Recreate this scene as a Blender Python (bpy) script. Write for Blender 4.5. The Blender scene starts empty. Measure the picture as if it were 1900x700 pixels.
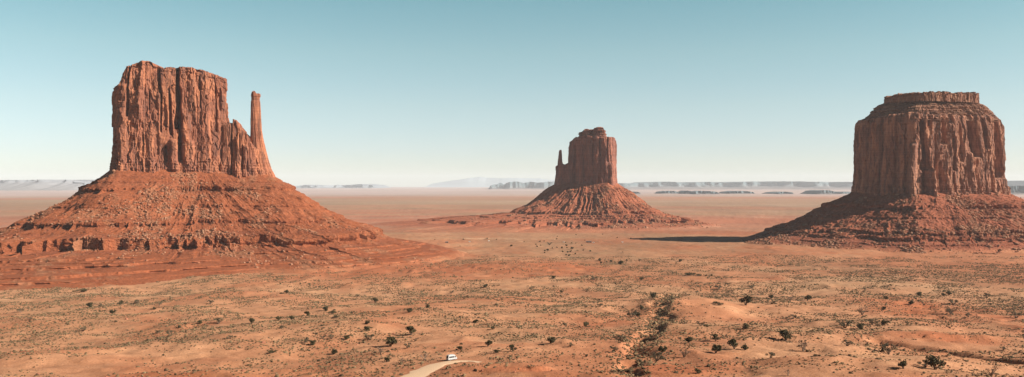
import bpy, math, random
import numpy as np
random.seed(7); rng = np.random.default_rng(7)
sc = bpy.context.scene
COL = sc.collection
F0, CX, HY = 1700.0, 950.0, 342.0          # focal length and principal column / horizon row of the photograph (1900 px wide)

# ------------------------------------------------------------------ noise
def _h(ix, iy, iz, seed):
    n = (ix.astype(np.int64)*374761393 + iy.astype(np.int64)*668265263 + iz.astype(np.int64)*2147483647 + seed*1274126177) & 0xFFFFFFFF
    n = ((n ^ (n >> 13))*1274126177) & 0xFFFFFFFF
    n = ((n ^ (n >> 16))*2246822519) & 0xFFFFFFFF
    n = n ^ (n >> 15)
    return (n & 0xFFFFFF)/float(0x1000000)
def n2(x, y, seed=0):
    ix = np.floor(x); iy = np.floor(y); fx = x-ix; fy = y-iy
    fx = fx*fx*fx*(fx*(fx*6-15)+10); fy = fy*fy*fy*(fy*(fy*6-15)+10); z = np.zeros(1, np.int64)
    a = _h(ix, iy, z, seed); b = _h(ix+1, iy, z, seed); c = _h(ix, iy+1, z, seed); d = _h(ix+1, iy+1, z, seed)
    return ((a*(1-fx)+b*fx)*(1-fy)+(c*(1-fx)+d*fx)*fy)*2-1
def n3(x, y, z, seed=0):
    ix = np.floor(x); iy = np.floor(y); iz = np.floor(z); fx = x-ix; fy = y-iy; fz = z-iz
    fx = fx*fx*(3-2*fx); fy = fy*fy*(3-2*fy); fz = fz*fz*(3-2*fz)
    r = 0
    for k in (0, 1):
        a = _h(ix, iy, iz+k, seed); b = _h(ix+1, iy, iz+k, seed); c = _h(ix, iy+1, iz+k, seed); d = _h(ix+1, iy+1, iz+k, seed)
        r = r+((a*(1-fx)+b*fx)*(1-fy)+(c*(1-fx)+d*fx)*fy)*(fz if k else 1-fz)
    return r*2-1
def fbm2(x, y, o=4, seed=0, g=.5):
    r = 0; a = 1.0; t = 0
    for i in range(o):
        r = r+a*n2(x*2**i+i*17.3, y*2**i-i*9.1, seed+i); t += a; a *= g
    return r/t*1.5
def fbm3(x, y, z, o=3, seed=0, g=.5):
    r = 0; a = 1.0; t = 0
    for i in range(o):
        r = r+a*n3(x*2**i+i*17.3, y*2**i-i*9.1, z*2**i+i*5.7, seed+i); t += a; a *= g
    return r/t*1.5
def vor(x, y, seed=0):
    """cell value 0..1 and distance to the cell border"""
    ix = np.floor(x); iy = np.floor(y); f1 = np.full(x.shape, 9.); f2 = np.full(x.shape, 9.); v = np.zeros(x.shape); z = np.zeros(1, np.int64)
    for dx in (-1, 0, 1):
        for dy in (-1, 0, 1):
            cx = ix+dx; cy = iy+dy
            px = cx+.1+.8*_h(cx, cy, z, seed); py = cy+.1+.8*_h(cx, cy, z, seed+51)
            d = np.hypot(px-x, py-y); w = _h(cx, cy, z, seed+97)
            m = d < f1
            f2 = np.where(m, f1, np.minimum(f2, d)); v = np.where(m, w, v); f1 = np.where(m, d, f1)
    return v, f2-f1
def facet(x, y, seed=0, g=.5):
    """broken planar spalls: each cell is a tilted plane (height in cell units)"""
    ix = np.floor(x); iy = np.floor(y); f1 = np.full(x.shape, 9.); o = np.zeros(x.shape); z = np.zeros(1, np.int64)
    for dx in (-1, 0, 1):
        for dy in (-1, 0, 1):
            cx = ix+dx; cy = iy+dy; px = cx+.1+.8*_h(cx, cy, z, seed)-x; py = cy+.1+.8*_h(cx, cy, z, seed+51)-y
            d = np.abs(px)+np.abs(py)*.8; m = d < f1
            h = (_h(cx, cy, z, seed+97)-.5)*.8-px*(_h(cx, cy, z, seed+61)-.5)*2*g-py*(_h(cx, cy, z, seed+71)-.5)*g
            o = np.where(m, h, o); f1 = np.where(m, d, f1)
    return o
def slab(S, z, w, h, seed=0):
    """tall joint-bounded slabs: value per slab and distance to the vertical joint (in slab widths)"""
    x = S/w; i0 = np.floor(x); q = np.zeros(1, np.int64); f1 = np.full(x.shape, 9.); f2 = np.full(x.shape, 9.); idx = i0.copy()
    for k in (-1, 0, 1):
        c = i0+k; d = np.abs(c+.08+.84*_h(c, c*0, q, seed)-x); m = d < f1
        f2 = np.where(m, f1, np.minimum(f2, d)); idx = np.where(m, c, idx); f1 = np.where(m, d, f1)
    r = _h(idx, idx*0, q, seed+7); kz = np.floor(z/(h*(.5+1.1*r))+r*9+.12*n2(S/w*2, z/h, seed+3))
    v = _h(idx, kz, q, seed+9)
    return .55*r+.45*v, f2-f1
def ss(a, b, x):
    t = np.clip((x-a)/(b-a+0.), 0, 1); return t*t*(3-2*t)

# ------------------------------------------------------------------ mesh helpers
def mesh(name, V, Fq, mats, smooth=False, col=None, midx=None):
    V = np.asarray(V, np.float32).reshape(-1, 3); Fq = np.asarray(Fq, np.int32)
    me = bpy.data.meshes.new(name); me.vertices.add(len(V)); me.vertices.foreach_set('co', V.ravel())
    k = Fq.shape[1]
    me.loops.add(Fq.size); me.loops.foreach_set('vertex_index', Fq.ravel())
    me.polygons.add(len(Fq)); me.polygons.foreach_set('loop_start', np.arange(0, Fq.size, k, dtype=np.int32))
    me.polygons.foreach_set('use_smooth', np.full(len(Fq), smooth))
    if midx is not None: me.polygons.foreach_set('material_index', np.asarray(midx, np.int32))
    me.update(calc_edges=True)
    for m in (mats if isinstance(mats, (list, tuple)) else [mats]): me.materials.append(m)
    if col is not None:
        a = me.color_attributes.new('tint', 'FLOAT_COLOR', 'POINT')
        c = np.ones((len(V), 4), np.float32); c[:, :3] = col; a.data.foreach_set('color', c.ravel())
    return me
def wloc(o):
    x = np.zeros(3)
    while o is not None: x += np.array(o.location); o = o.parent
    return x
def put(name, me, parent=None, **props):
    o = bpy.data.objects.new(name, me); COL.objects.link(o)
    if parent is not None: o.parent = parent
    for k, v in props.items(): o[k] = v
    return o
def obj(name, V, Fq, mats, parent=None, smooth=False, col=None, props=None, midx=None):
    V = np.asarray(V, float).reshape(-1, 3)
    if parent is not None: V = V-wloc(parent)
    return put(name, mesh(name, V, Fq, mats, smooth, col, midx), parent, **(props or {}))
def empty(name, loc, label, cat, group=None):
    o = bpy.data.objects.new(name, None); COL.objects.link(o); o.location = loc
    o['label'] = label; o['category'] = cat
    if group: o['group'] = group
    return o
def grid_faces(nr, nc, wrap=False):
    i = np.arange(nr-1)[:, None]; j = np.arange(nc if wrap else nc-1)[None, :]
    a = i*nc+j; b = i*nc+(j+1) % nc
    return np.stack([a, b, b+nc, a+nc], -1).reshape(-1, 4)

# ------------------------------------------------------------------ materials
def nodes(name):
    m = bpy.data.materials.new(name); m.use_nodes = True; nt = m.node_tree
    b = nt.nodes['Principled BSDF']; b.inputs['Roughness'].default_value = .95; b.inputs['Specular IOR Level'].default_value = .1
    return m, nt, b
def N(nt, typ, **kw):
    n = nt.nodes.new(typ)
    for k, v in kw.items():
        if k in n.inputs: n.inputs[k].default_value = v
        else: setattr(n, k, v)
    return n
def mix(nt, fac, a, b, mode='MIX'):
    n = nt.nodes.new('ShaderNodeMix'); n.data_type = 'RGBA'; n.blend_type = mode
    for sock, v in ((n.inputs[0], fac), (n.inputs[6], a), (n.inputs[7], b)):
        if hasattr(v, 'links'): nt.links.new(v, sock)
        elif isinstance(v, (int, float)): sock.default_value = v
        else: sock.default_value = (*v, 1)
    return n.outputs[2]
def pos(nt, scale, rot=0):
    g = N(nt, 'ShaderNodeNewGeometry'); mp = N(nt, 'ShaderNodeMapping'); mp.inputs['Scale'].default_value = scale
    mp.inputs['Rotation'].default_value = (0, 0, rot)
    nt.links.new(g.outputs['Position'], mp.inputs[0]); return mp.outputs[0]
def noise(nt, vec, detail=4, rough=.6, dist=0):
    n = N(nt, 'ShaderNodeTexNoise'); n.inputs['Scale'].default_value = 1; n.inputs['Detail'].default_value = detail
    n.inputs['Roughness'].default_value = rough; n.inputs['Distortion'].default_value = dist
    nt.links.new(vec, n.inputs['Vector']); return n.outputs['Fac']
def ramp(nt, v, stops):
    r = N(nt, 'ShaderNodeValToRGB'); e = r.color_ramp.elements
    e[0].position, e[1].position = stops[0][0], stops[-1][0]
    for p, c in stops[1:-1]: e.new(p)
    for el, (p, c) in zip(e, stops): el.color = (*((c,)*3 if isinstance(c, (int, float)) else c), 1)
    nt.links.new(v, r.inputs[0]); return r.outputs[0]
def bump(nt, b, h, dist, strength=1):
    n = N(nt, 'ShaderNodeBump'); n.inputs['Distance'].default_value = dist; n.inputs['Strength'].default_value = strength
    nt.links.new(h, n.inputs['Height']); nt.links.new(n.outputs[0], b.inputs['Normal'])

ALB = (.70,)*3      # real-world reflectance of the sunlit rock and soil
def rock_mat(name, c1, c2, varnish, vf=.6, s=1.0):
    m, nt, b = nodes(name)
    base = mix(nt, ramp(nt, noise(nt, pos(nt, (.05/s, .05/s, .02/s)), 5), [(.42, 0.), (.56, 1.)]), c1, c2)
    streak = ramp(nt, noise(nt, pos(nt, (.16/s, .16/s, .012/s)), 6, .65, .3), [(.46, 0.), (.62, 1.)])
    strata = ramp(nt, noise(nt, pos(nt, (.004/s, .004/s, .35/s)), 4, .7), [(.42, .86), (.6, 1.06)])
    f = N(nt, 'ShaderNodeMath', operation='MULTIPLY'); nt.links.new(streak, f.inputs[0]); f.inputs[1].default_value = vf
    col = mix(nt, f.outputs[0], base, varnish)
    col = mix(nt, 1.0, col, strata, 'MULTIPLY')
    col = mix(nt, 1.0, col, ramp(nt, noise(nt, pos(nt, (.5/s,)*3), 4, .7), [(.3, .82), (.7, 1.14)]), 'MULTIPLY')
    col = mix(nt, 1.0, col, ALB, 'MULTIPLY')
    nt.links.new(col, b.inputs['Base Color'])
    bump(nt, b, noise(nt, pos(nt, (.35/s, .35/s, .12/s)), 6, .7), 1.6*s, .7)
    return m
def tint_mat(name, sc_=(.6, .6, .6), bd=.5, lo=.8, hi=1.18, sc2=(.05, .05, .05)):
    m, nt, b = nodes(name)
    a = N(nt, 'ShaderNodeVertexColor', layer_name='tint')
    col = mix(nt, 1.0, a.outputs[0], ramp(nt, noise(nt, pos(nt, sc_), 5, .7), [(.3, lo), (.7, hi)]), 'MULTIPLY')
    col = mix(nt, 1.0, col, ramp(nt, noise(nt, pos(nt, sc2), 4, .6), [(.3, .9), (.7, 1.1)]), 'MULTIPLY')
    col = mix(nt, 1.0, col, ALB, 'MULTIPLY')
    nt.links.new(col, b.inputs['Base Color'])
    bump(nt, b, noise(nt, pos(nt, sc_), 6, .7), bd, .8)
    return m
def plain(name, c, rough=.6, spec=.3, metal=0):
    m, nt, b = nodes(name); b.inputs['Roughness'].default_value = rough; b.inputs['Specular IOR Level'].default_value = spec
    b.inputs['Metallic'].default_value = metal
    col = mix(nt, 1.0, c, ramp(nt, noise(nt, pos(nt, (2, 2, 2)), 3), [(.3, .88), (.7, 1.08)]), 'MULTIPLY')
    nt.links.new(col, b.inputs['Base Color']); return m

M_west = rock_mat('sandstone_west', (.53, .205, .105), (.35, .13, .075), (.16, .075, .055), .75)
M_east = rock_mat('sandstone_east', (.42, .165, .105), (.31, .12, .08), (.16, .09, .08), .6)
M_merr = rock_mat('sandstone_right', (.56, .26, .155), (.37, .165, .105), (.14, .075, .06), .75)
M_cap = rock_mat('caprock', (.40, .20, .12), (.30, .13, .08), (.17, .09, .07), .5)
M_talus = tint_mat('talus_soil', (.35, .35, .5), 1.2, .72, 1.25)
M_rub = tint_mat('rubble_rock', (.9, .9, .9), .3, .8, 1.2)
M_tuft = tint_mat('scrub_leaf', (.9, .9, .9), .1, .7, 1.3)
M_far = tint_mat('far_mesa_hazed', (.004, .004, .01), 10, .85, 1.12, (.0006,)*3)

def ground_mat():
    m, nt, b = nodes('desert_soil')
    a = N(nt, 'ShaderNodeVertexColor', layer_name='tint')
    col = mix(nt, 1.0, a.outputs[0], ramp(nt, noise(nt, pos(nt, (.9, .9, .9)), 5, .7), [(.3, .74), (.7, 1.18)]), 'MULTIPLY')
    col = mix(nt, 1.0, col, ramp(nt, noise(nt, pos(nt, (.08, .08, .08)), 5, .65), [(.32, (.86, .82, .78)), (.68, (1.1, 1.12, 1.12))]), 'MULTIPLY')
    # scrub too small to see one by one, on the far floor
    g = N(nt, 'ShaderNodeNewGeometry'); sx = N(nt, 'ShaderNodeSeparateXYZ'); nt.links.new(g.outputs['Position'], sx.inputs[0])
    far = N(nt, 'ShaderNodeMapRange'); nt.links.new(sx.outputs[1], far.inputs[0]); far.inputs[1].default_value = 900; far.inputs[2].default_value = 1500
    sp = ramp(nt, noise(nt, pos(nt, (.09, .05, .09)), 3, .8), [(.56, 0.), (.64, 1.)])
    f = N(nt, 'ShaderNodeMath', operation='MULTIPLY'); nt.links.new(sp, f.inputs[0]); nt.links.new(far.outputs[0], f.inputs[1])
    f2 = N(nt, 'ShaderNodeMath', operation='MULTIPLY'); nt.links.new(f.outputs[0], f2.inputs[0]); f2.inputs[1].default_value = .5
    col = mix(nt, f2.outputs[0], col, (.16, .125, .075))
    col = mix(nt, 1.0, col, ALB, 'MULTIPLY')
    nt.links.new(col, b.inputs['Base Color'])
    bump(nt, b, noise(nt, pos(nt, (.5, .5, .5)), 7, .7), .7, .8)
    return m
M_ground = ground_mat()
M_road = plain('dirt_track', (.58, .385, .24), .95, .1)

# ------------------------------------------------------------------ terrain height
BR = np.array([-2000, -60, 0, 20, 60, 150, 250, 370, 408, 470, 560, 700, 850, 1000, 1150, 1500, 3000, 9000, 60000.])
BZ = np.array([-2, -2, -3, -7, -28, -52, -66, -78, -81, -86, -93, -103, -114, -123, -128, -130, -131, -131, -131.])
def base_z(X, Y): 
    return np.interp(np.where(Y < 0, -np.hypot(X, Y), np.hypot(X, Y)), BR, BZ)
def p2w(px, py):
    """where the sight line through a pixel of the photograph meets the plain terrain profile"""
    Y = np.geomspace(200, 40000, 6000); X = (px-CX)/F0*Y
    g = base_z(X, Y); ray = -(py-HY)/F0*Y
    k = np.argmax(ray < g); return float(X[k]), float(Y[k])
def blob(px, py, rx, ry):
    x, y = p2w(px, py); h = (py-HY)/F0*y
    return x, y, rx*y/F0, ry*y*y/(F0*h)
def bmask(X, Y, b, p=2):
    x, y, a, c = b
    q = ((X-x)/a)**2+((Y-y)/c)**2
    return np.exp(-np.minimum(q, 40)**(p/2))
BUMPS = [(blob(1278, 575, 84, 27), 6.5, 4), (blob(1660, 600, 110, 22), 3.5, 2), (blob(960, 690, 130, 12), 3.0, 2), (blob(60, 668, 120, 22), 3.5, 2),
         (blob(240, 650, 110, 14), 3, 2), (blob(400, 690, 90, 8), 2.5, 4), (blob(1240, 690, 60, 12), 2.5, 2), (blob(1540, 690, 160, 12), 2.5, 2),
         (blob(1380, 462, 190, 10), 5.0, 2), (blob(960, 497, 110, 9), 4.0, 4), (blob(700, 590, 160, 16), 3, 2), (blob(250, 555, 260, 10), 3.5, 2), (blob(1640, 560, 70, 8), 3, 4),
         (blob(1760, 628, 130, 7), 3.0, 4)]
def seg_d(X, Y, P):
    d = np.full(np.shape(X), 1e9)
    for (x0, y0), (x1, y1) in zip(P[:-1], P[1:]):
        dx, dy = x1-x0, y1-y0; t = np.clip(((X-x0)*dx+(Y-y0)*dy)/(dx*dx+dy*dy), 0, 1)
        d = np.minimum(d, np.hypot(X-x0-t*dx, Y-y0-t*dy))
    return d
GULLY = [p2w(*p) for p in ((1252, 545), (1232, 570), (1228, 590), (1205, 618), (1192, 645), (1165, 690))]
WASH = [p2w(*p) for p in ((1630, 632), (1680, 638), (1760, 646), (1830, 655), (1930, 672))]
WASH2 = [p2w(*p) for p in ((1560, 500), (1640, 506), (1700, 512), (1760, 520))]
ROADPX = [(676, 716, 11), (742, 698, 12), (782, 683.5, 12), (812, 675, 10), (838, 670.5, 7.5), (858, 669.5, 5.5), (878, 670.5, 4.2), (893, 673.5, 3)]
ROAD = [p2w(a, b) for a, b, c in ROADPX]
def ground(X, Y):
    X = np.asarray(X, float); Y = np.asarray(Y, float)
    R = np.hypot(X, Y); z = base_z(X, Y)
    rd = seg_d(X, Y, ROAD); calm = ss(5, 16, rd)
    near = ss(120, 320, R)
    z = z+near*(fbm2(X/150, Y/150, 3, 3)*4.2*(1-.55*ss(900, 1500, R)))
    z = z+near*calm*(fbm2(X/34+5, Y/34, 3, 9)*1.5+(1-np.abs(n2(X/60, Y/45, 21)))**4*1.2)*(1-.6*ss(1100, 2200, R))
    z = z+near*calm*(fbm2(X/7, Y/7, 3, 31)*.34+fbm2(X/15, Y/15, 2, 35)*.5)
    wx = n2(X/22, Y/22, 5)*6; wy = n2(X/22, Y/22, 6)*6
    for b, a, p in BUMPS: z = z+a*bmask(X+wx, Y+wy, b, p)*(.35+.65*calm)
    z = z-3.6*np.exp(-(seg_d(X+wx*.9, Y+wy*.9, GULLY)/8)**4)*(.6+.6*n2(X/9, Y/9, 8))
    z = z-4.4*np.exp(-(seg_d(X+wx*.3, Y+wy*.3, WASH)/7)**4)
    z = z-2.0*np.exp(-(seg_d(X+wx*.6, Y, WASH2)/6)**2)
    # thin sandstone ledges breaking the slope where the red rock shows
    rm = np.clip(sum(bmask(X, Y, b)*s for b, s in REDB), 0, 1)*calm
    q = z/2.6+n2(X/30, Y/30, 77)*.6; st = np.floor(q)+ss(.38, .62, q-np.floor(q)); z = z+(st-q)*2.6*.95*ss(.3, .7, rm)*ss(0, .3, n2(X/45, Y/60, 78)+.3)
    z = z+ss(25000, 60000, R)*0
    return z
REDB = [(blob(*a), s) for a, s in (((820, 500, 280, 20), 1), ((1010, 496, 90, 12), .7), ((50, 655, 150, 30), .75), ((330, 690, 200, 14), .9), ((960, 690, 190, 12), .9),
        ((1250, 690, 60, 14), .8), ((1560, 690, 200, 16), .55), ((1670, 566, 110, 20), .9), ((1800, 590, 160, 40), .6), ((1760, 634, 170, 9), 1), ((1440, 590, 60, 12), .7),
        ((1120, 596, 90, 24), .55), ((1390, 462, 220, 12), .6), ((620, 640, 130, 30), .45), ((380, 560, 260, 20), .25), ((1250, 520, 130, 14), .4), ((1430, 520, 60, 8), .5), ((200, 600, 200, 15), .35),
        ((1350, 400, 260, 9), .8), ((700, 400, 300, 9), .7), ((1250, 428, 200, 7), .5))]
SANDB = [(blob(*a), s) for a, s in (((1284, 574, 98, 28), 1.2), ((900, 645, 170, 22), .8), ((1020, 650, 120, 30), .6), ((1570, 676, 170, 18), .7), ((280, 655, 160, 18), .6), ((560, 530, 300, 12), .35),
        ((1400, 660, 90, 40), .5), ((450, 575, 120, 12), .3))]
PALEB = [(blob(*a), s) for a, s in (((1500, 525, 360, 22), .9), ((200, 552, 300, 12), .8), ((1080, 525, 160, 14), .8), ((560, 545, 200, 14), .7), ((1700, 600, 160, 22), .4), ((1040, 452, 160, 6), .5))]
GREYB = [(blob(*a), s) for a, s in (((1110, 470, 170, 16), .8), ((1560, 490, 340, 12), .7), ((1100, 440, 330, 5), .5), ((150, 630, 120, 10), .4), ((1230, 610, 60, 60), .5), ((1820, 520, 200, 12), .6))]
def gcol(X, Y):
    w = n2(X/60, Y/90, 41)*25; w2 = n2(X/60, Y/90, 42)*25
    f = lambda L: np.clip(sum(bmask(X+w*np.sqrt(b[2]/90), Y+w2*np.sqrt(b[2]/90), b)*s for b, s in L), 0, 1)
    tan = np.array([.57, .275, .145]); red = np.array([.49, .165, .075]); sand = np.array([.73, .375, .20]); pale = np.array([.59, .335, .185]); grey = np.array([.44, .25, .135])
    c = np.ones(X.shape+(3,))*tan
    R = np.hypot(X, Y)
    for L, cc, am in ((PALEB, pale, .8), (GREYB, grey, .55), (REDB, red, .95), (SANDB, sand, .9)):
        m = f(L); m = np.clip(m+m*(1-m)*fbm2(X/25, Y/40, 3, 55)*2.2, 0, 1)*am
        c = c*(1-m[..., None])+cc*m[..., None]
    m = ss(-.2, .7, fbm2(X/80, Y/110, 4, 61)+.25*ss(1000, 1500, R))*.55*(1-ss(3500, 6000, R)); c = c*(1-m[..., None])+red*m[..., None]
    m = ss(.1, .9, fbm2(X/45, Y/60, 4, 64))*.45*(1-ss(1500, 4000, R)); c = c*(1-m[..., None])+grey*m[..., None]
    mm = ss(1100, 1700, R)*(1-ss(5000, 8000, R))
    m = ss(.0, .7, fbm2(X/260, Y/420, 4, 66))*.6*mm; c = c*(1-m[..., None])+red*.95*m[..., None]
    m = ss(.1, .7, fbm2(X/200, Y/380, 4, 68))*.55*mm; c = c*(1-m[..., None])+grey*.85*m[..., None]
    # the broad colour bands of the valley floor; the lilac paints in distant haze
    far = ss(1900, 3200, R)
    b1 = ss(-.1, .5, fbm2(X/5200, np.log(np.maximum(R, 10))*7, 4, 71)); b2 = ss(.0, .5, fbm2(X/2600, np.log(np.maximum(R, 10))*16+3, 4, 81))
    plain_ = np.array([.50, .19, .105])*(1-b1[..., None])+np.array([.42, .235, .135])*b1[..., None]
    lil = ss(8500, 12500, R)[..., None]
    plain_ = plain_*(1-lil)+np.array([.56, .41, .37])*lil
    gr = (np.exp(-((R-6800)/1700)**2)*.75)[..., None]
    plain_ = plain_*(1-gr)+np.array([.40, .27, .165])*gr
    plain_ = plain_*(1-.35*b2[..., None])+np.array([.52, .36, .25])*.35*b2[..., None]
    wob = 1+.16*mm*fbm2(X/170, Y/330, 4, 69)+.10*ss(3000, 6000, R)*fbm2(X/1500, Y/2600, 4, 70)
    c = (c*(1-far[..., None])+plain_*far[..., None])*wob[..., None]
    return c

s_ = np.concatenate([np.linspace(-1.7, -.62, 40, endpoint=False), np.linspace(-.62, .62, 760), np.linspace(.62, 1.7, 41)[1:]])
Yr = np.concatenate([np.linspace(-400, 320, 70, endpoint=False), np.geomspace(320, 2700, 480, endpoint=False), np.geomspace(2700, 46000, 130)])
GX = (s_[None, :]*(np.abs(Yr)+500)[:, None]); GY = np.repeat(Yr[:, None], len(s_), 1)
GZ = ground(GX, GY)
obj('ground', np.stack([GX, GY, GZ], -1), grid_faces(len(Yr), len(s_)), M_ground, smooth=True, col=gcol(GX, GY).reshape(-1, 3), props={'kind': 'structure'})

def gmesh(x, y):
    """height of the ground MESH (bilinear), so that things stand on it"""
    r = np.clip(np.searchsorted(Yr, y)-1, 0, len(Yr)-2); t = (y-Yr[r])/(Yr[r+1]-Yr[r])
    def row(i):
        X = s_*(abs(Yr[i])+500); return np.interp(x, X, GZ[i])
    return row(r)*(1-t)+row(r+1)*t
def hit(px, py):
    Y = np.geomspace(250, 6000, 3000); X = (px-CX)/F0*Y
    g = ground(X, Y); ray = -(py-HY)/F0*Y
    k = np.argmax(ray < g)
    return float(X[k]), float(Y[k]), float(gmesh(X[k], Y[k]))

# ------------------------------------------------------------------ cliffs
def chaikin(P, it=3, r=.25):
    P = np.asarray(P, float)
    for _ in range(it):
        Q = np.roll(P, -1, 0); P = np.stack([P*(1-r)+Q*r, P*r+Q*(1-r)], 1).reshape(-1, 2)
    return P
def resample(P, ds):
    Q = np.vstack([P, P[:1]]); L = np.concatenate([[0], np.cumsum(np.hypot(*np.diff(Q, axis=0).T))])
    n = int(L[-1]/ds); s = np.linspace(0, L[-1], n, endpoint=False)
    return np.stack([np.interp(s, L, Q[:, 0]), np.interp(s, L, Q[:, 1])], 1), s
def cliff(name, poly, zb, top, mat, parent, feats=(), seed=0, ds=1., dz=1.2, A=1., fw=1., big=1., basal=0, ledge=0, shrink=((0, 0), (1, 0)), it=3, crown=3., refY=None, rug=1., W=1., flare=0, stepz=0):
    """wall of jointed sandstone on a footprint polygon (counter-clockwise, starting at the back); top(px)->row of its rim in the photograph"""
    P, s = resample(chaikin(poly, it, .2), ds); n = len(P)
    T = np.roll(P, -1, 0)-np.roll(P, 1, 0); T = T/np.linalg.norm(T, axis=1, keepdims=True)
    Nn = np.stack([T[:, 1], -T[:, 0]], 1)
    k = max(3, int(6/ds))
    for _ in range(2): Nn = sum(np.roll(Nn, j, 0) for j in range(-k, k+1)); Nn /= np.linalg.norm(Nn, axis=1, keepdims=True)
    c = P.mean(0)
    front = (Nn*(-P)).sum(1)/np.linalg.norm(P, axis=1) > -.25
    px = CX+F0*P[:, 0]/P[:, 1]
    Yref = refY(px) if refY is not None else P[:, 1]
    zt = (HY-top(px))/F0*np.where(front, P[:, 1], Yref) if callable(top) else np.full(n, float(top))
    zt = zt+np.where(front, 0, -2.)
    zt = zt+crown*.35*n2(s/9, s*0, seed+3)+crown*.2*n2(s/3, s*0, seed+4)
    zb_ = zb(P[:, 0], P[:, 1]) if callable(zb) else np.full(n, float(zb))
    m = max(4, int((zt.max()-zb_.min())/dz)); t = np.linspace(0, 1, m)[:, None]
    z = zb_[None, :]+(zt-zb_)[None, :]*t
    S = np.repeat(s[None, :], m, 0); PX = np.repeat(px[None, :], m, 0); PY = HY-z/np.repeat(P[None, :, 1], m, 0)*F0
    wr = n2(S/30, z/60, seed+11)*5
    off = np.zeros_like(z)
    off += A*3.2*W*(n2(S/38/W, z/300, seed)); off += A*big*2.6*W*n2(S/17/W+n2(S*0, z/60, seed+4)*.25, z/130, seed+24)
    lean = n2(S/50, z/70, seed+17)*3.5+n2(S/47, z*0, seed+25)*13; am = .55+.9*ss(-.5, .5, n2(S/44, z/110, seed+26))
    v, e = slab(S+lean+n2(S*0, z/25, seed+18)*1.5, z, 21*W, 150, seed+1); off += A*am*(v-.5)*9*W; off -= A*3.2*W*np.exp(-(e/.10)**2)*(.4+.9*v)
    v1, e = slab(S+lean*1.3+n2(S/9, z/14, seed+19)*1.0, z, 9*W, 75, seed+2); off += A*am*(v1-.5)*3.4*W; off -= A*1.3*W*np.exp(-(e/.10)**2)*v
    v, e = slab(S+lean, z, 3.6*W, 26, seed+5); off += A*(v-.5)*1.1*rug*(.3+v1)
    v, e = vor(S/11, z/17, seed+10); off += A*(v-.5)*1.3*rug*ss(-.2, .5, n2(S/30, z/45, seed+20))
    off += A*rug*fbm3(S/9, z/14, S*0, 4, seed+6)*1.1+fw*W*(3.4*facet((S+lean)/(15*W)+n2(S/30, z/30, seed+31)*.3, z/34+n2(S/20, z/40, seed+32)*.3, seed+33)+1.5*facet((S+lean)/(6*W), z/12+n2(S/9, z/9, seed+34)*.3, seed+35)+.6*facet(S/2.6, z/4.5, seed+36))+A*W*1.2*np.maximum(0, fbm3(S/24, z/30, S*0, 3, seed+27))*2-A*W*1.2*np.abs(n3(S/15, z/24, S*0, seed+28))
    if basal:
        zc = z-zb_[None, :]-basal[0]; lo = 1-ss(-2, 2, zc-basal[1]+n2(S/12, S*0, seed+7)*4)
        v, e = vor(S/4.2, z/7, seed+8); v2, e2 = vor(S/9, z/40, seed+9)
        off += lo*(1.2+(v-.5)*1.5-1.3*np.exp(-(e2/.12)**2)+.3*np.sin(z*1.3+n2(S/20, S*0, seed)*2))
    if flare: off += flare*(1-t)**2.2
    if ledge:
        up = ss(-ledge, -ledge+3, z-zt[None, :])
        off += up*(-.11*(z-zt[None, :]+ledge)*1.2+1.1*np.sign(np.sin(z/1.15+n2(S/40, S*0, seed)*1.5))*(.4+.6*n2(S/14, z/3, seed+12))+fbm3(S/4, z/1.6, S*0, 2, seed+13)*1.2)
    if stepz:
        q = z/stepz+n2(S/60, S*0, seed+15)*.4+n2(z/9, S/400, seed+18)*.5; st = q-np.floor(q)
        off += 2.6*np.abs(np.sin(q*math.pi*1.0))*(.6+1.4*n2(S/12, z/5, seed+16))+2*n2(S/22, z/12, seed+19)+fbm3(S/4, z/1.5, S*0, 3, seed+17)*1.6-(np.exp(-(st/.12)**2)*1.5)
    off -= 1.6*ss(.985, 1, t)+.9*ss(.96, 1, t)*(1+n2(S/6, S*0, seed+14))
    wig = n2(PY/26, PX*0, seed+21)*1.6
    for f in feats:
        fx, hw, d, y0, y1 = f[:5]; sl = f[5] if len(f) > 5 else 0
        cc = fx+sl*(PY-(y0+y1)/2)+wig*min(1, hw/4)
        hwv = hw*(1+.25*n2(PY/14+fx, PX*0, seed+22))
        if d < -7: hwv = hwv*(.5+.6*np.clip((PY-y0)/(y1-y0), 0, 1))
        mk = np.exp(-np.abs((PX-cc)/hwv)**(8 if d < -4 else 4))*ss(y0-3, y0+3, PY)*(1-ss(y1-4, y1+4, PY))*front[None, :]
        off += d*mk
    sk = np.interp(t[:, 0], [a for a, b in shrink], [b for a, b in shrink])[:, None]
    X = (P[:, 0]-c[0])[None, :]*(1-sk)+c[0]+Nn[None, :, 0]*off; Y = (P[:, 1]-c[1])[None, :]*(1-sk)+c[1]+Nn[None, :, 1]*off
    rows = [np.stack([X, Y, z], -1)]
    rim = rows[0][-1]; cc = rim.mean(0); K = 10
    for q in range(1, K+1):
        f = (q/K)**1.4*.96; r = rim.copy(); r[:, :2] = rim[:, :2]*(1-f)+cc[:2]*f
        r[:, 2] = rim[:, 2]*(1-f*.9)+np.percentile(rim[:, 2], 60)*f*.9-0.4*q/K+n2(r[:, 0]/7, r[:, 1]/7, seed+30)*.8-.6
        rows.append(r[None])
    V = np.concatenate(rows, 0); V[-1] = V[-1].mean(0)
    return obj(name, V, grid_faces(V.shape[0], n, True), mat, parent)

def ip(*pts):
    a = np.array(pts, float); return lambda q: np.interp(q, a[:, 0], a[:, 1])

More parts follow.
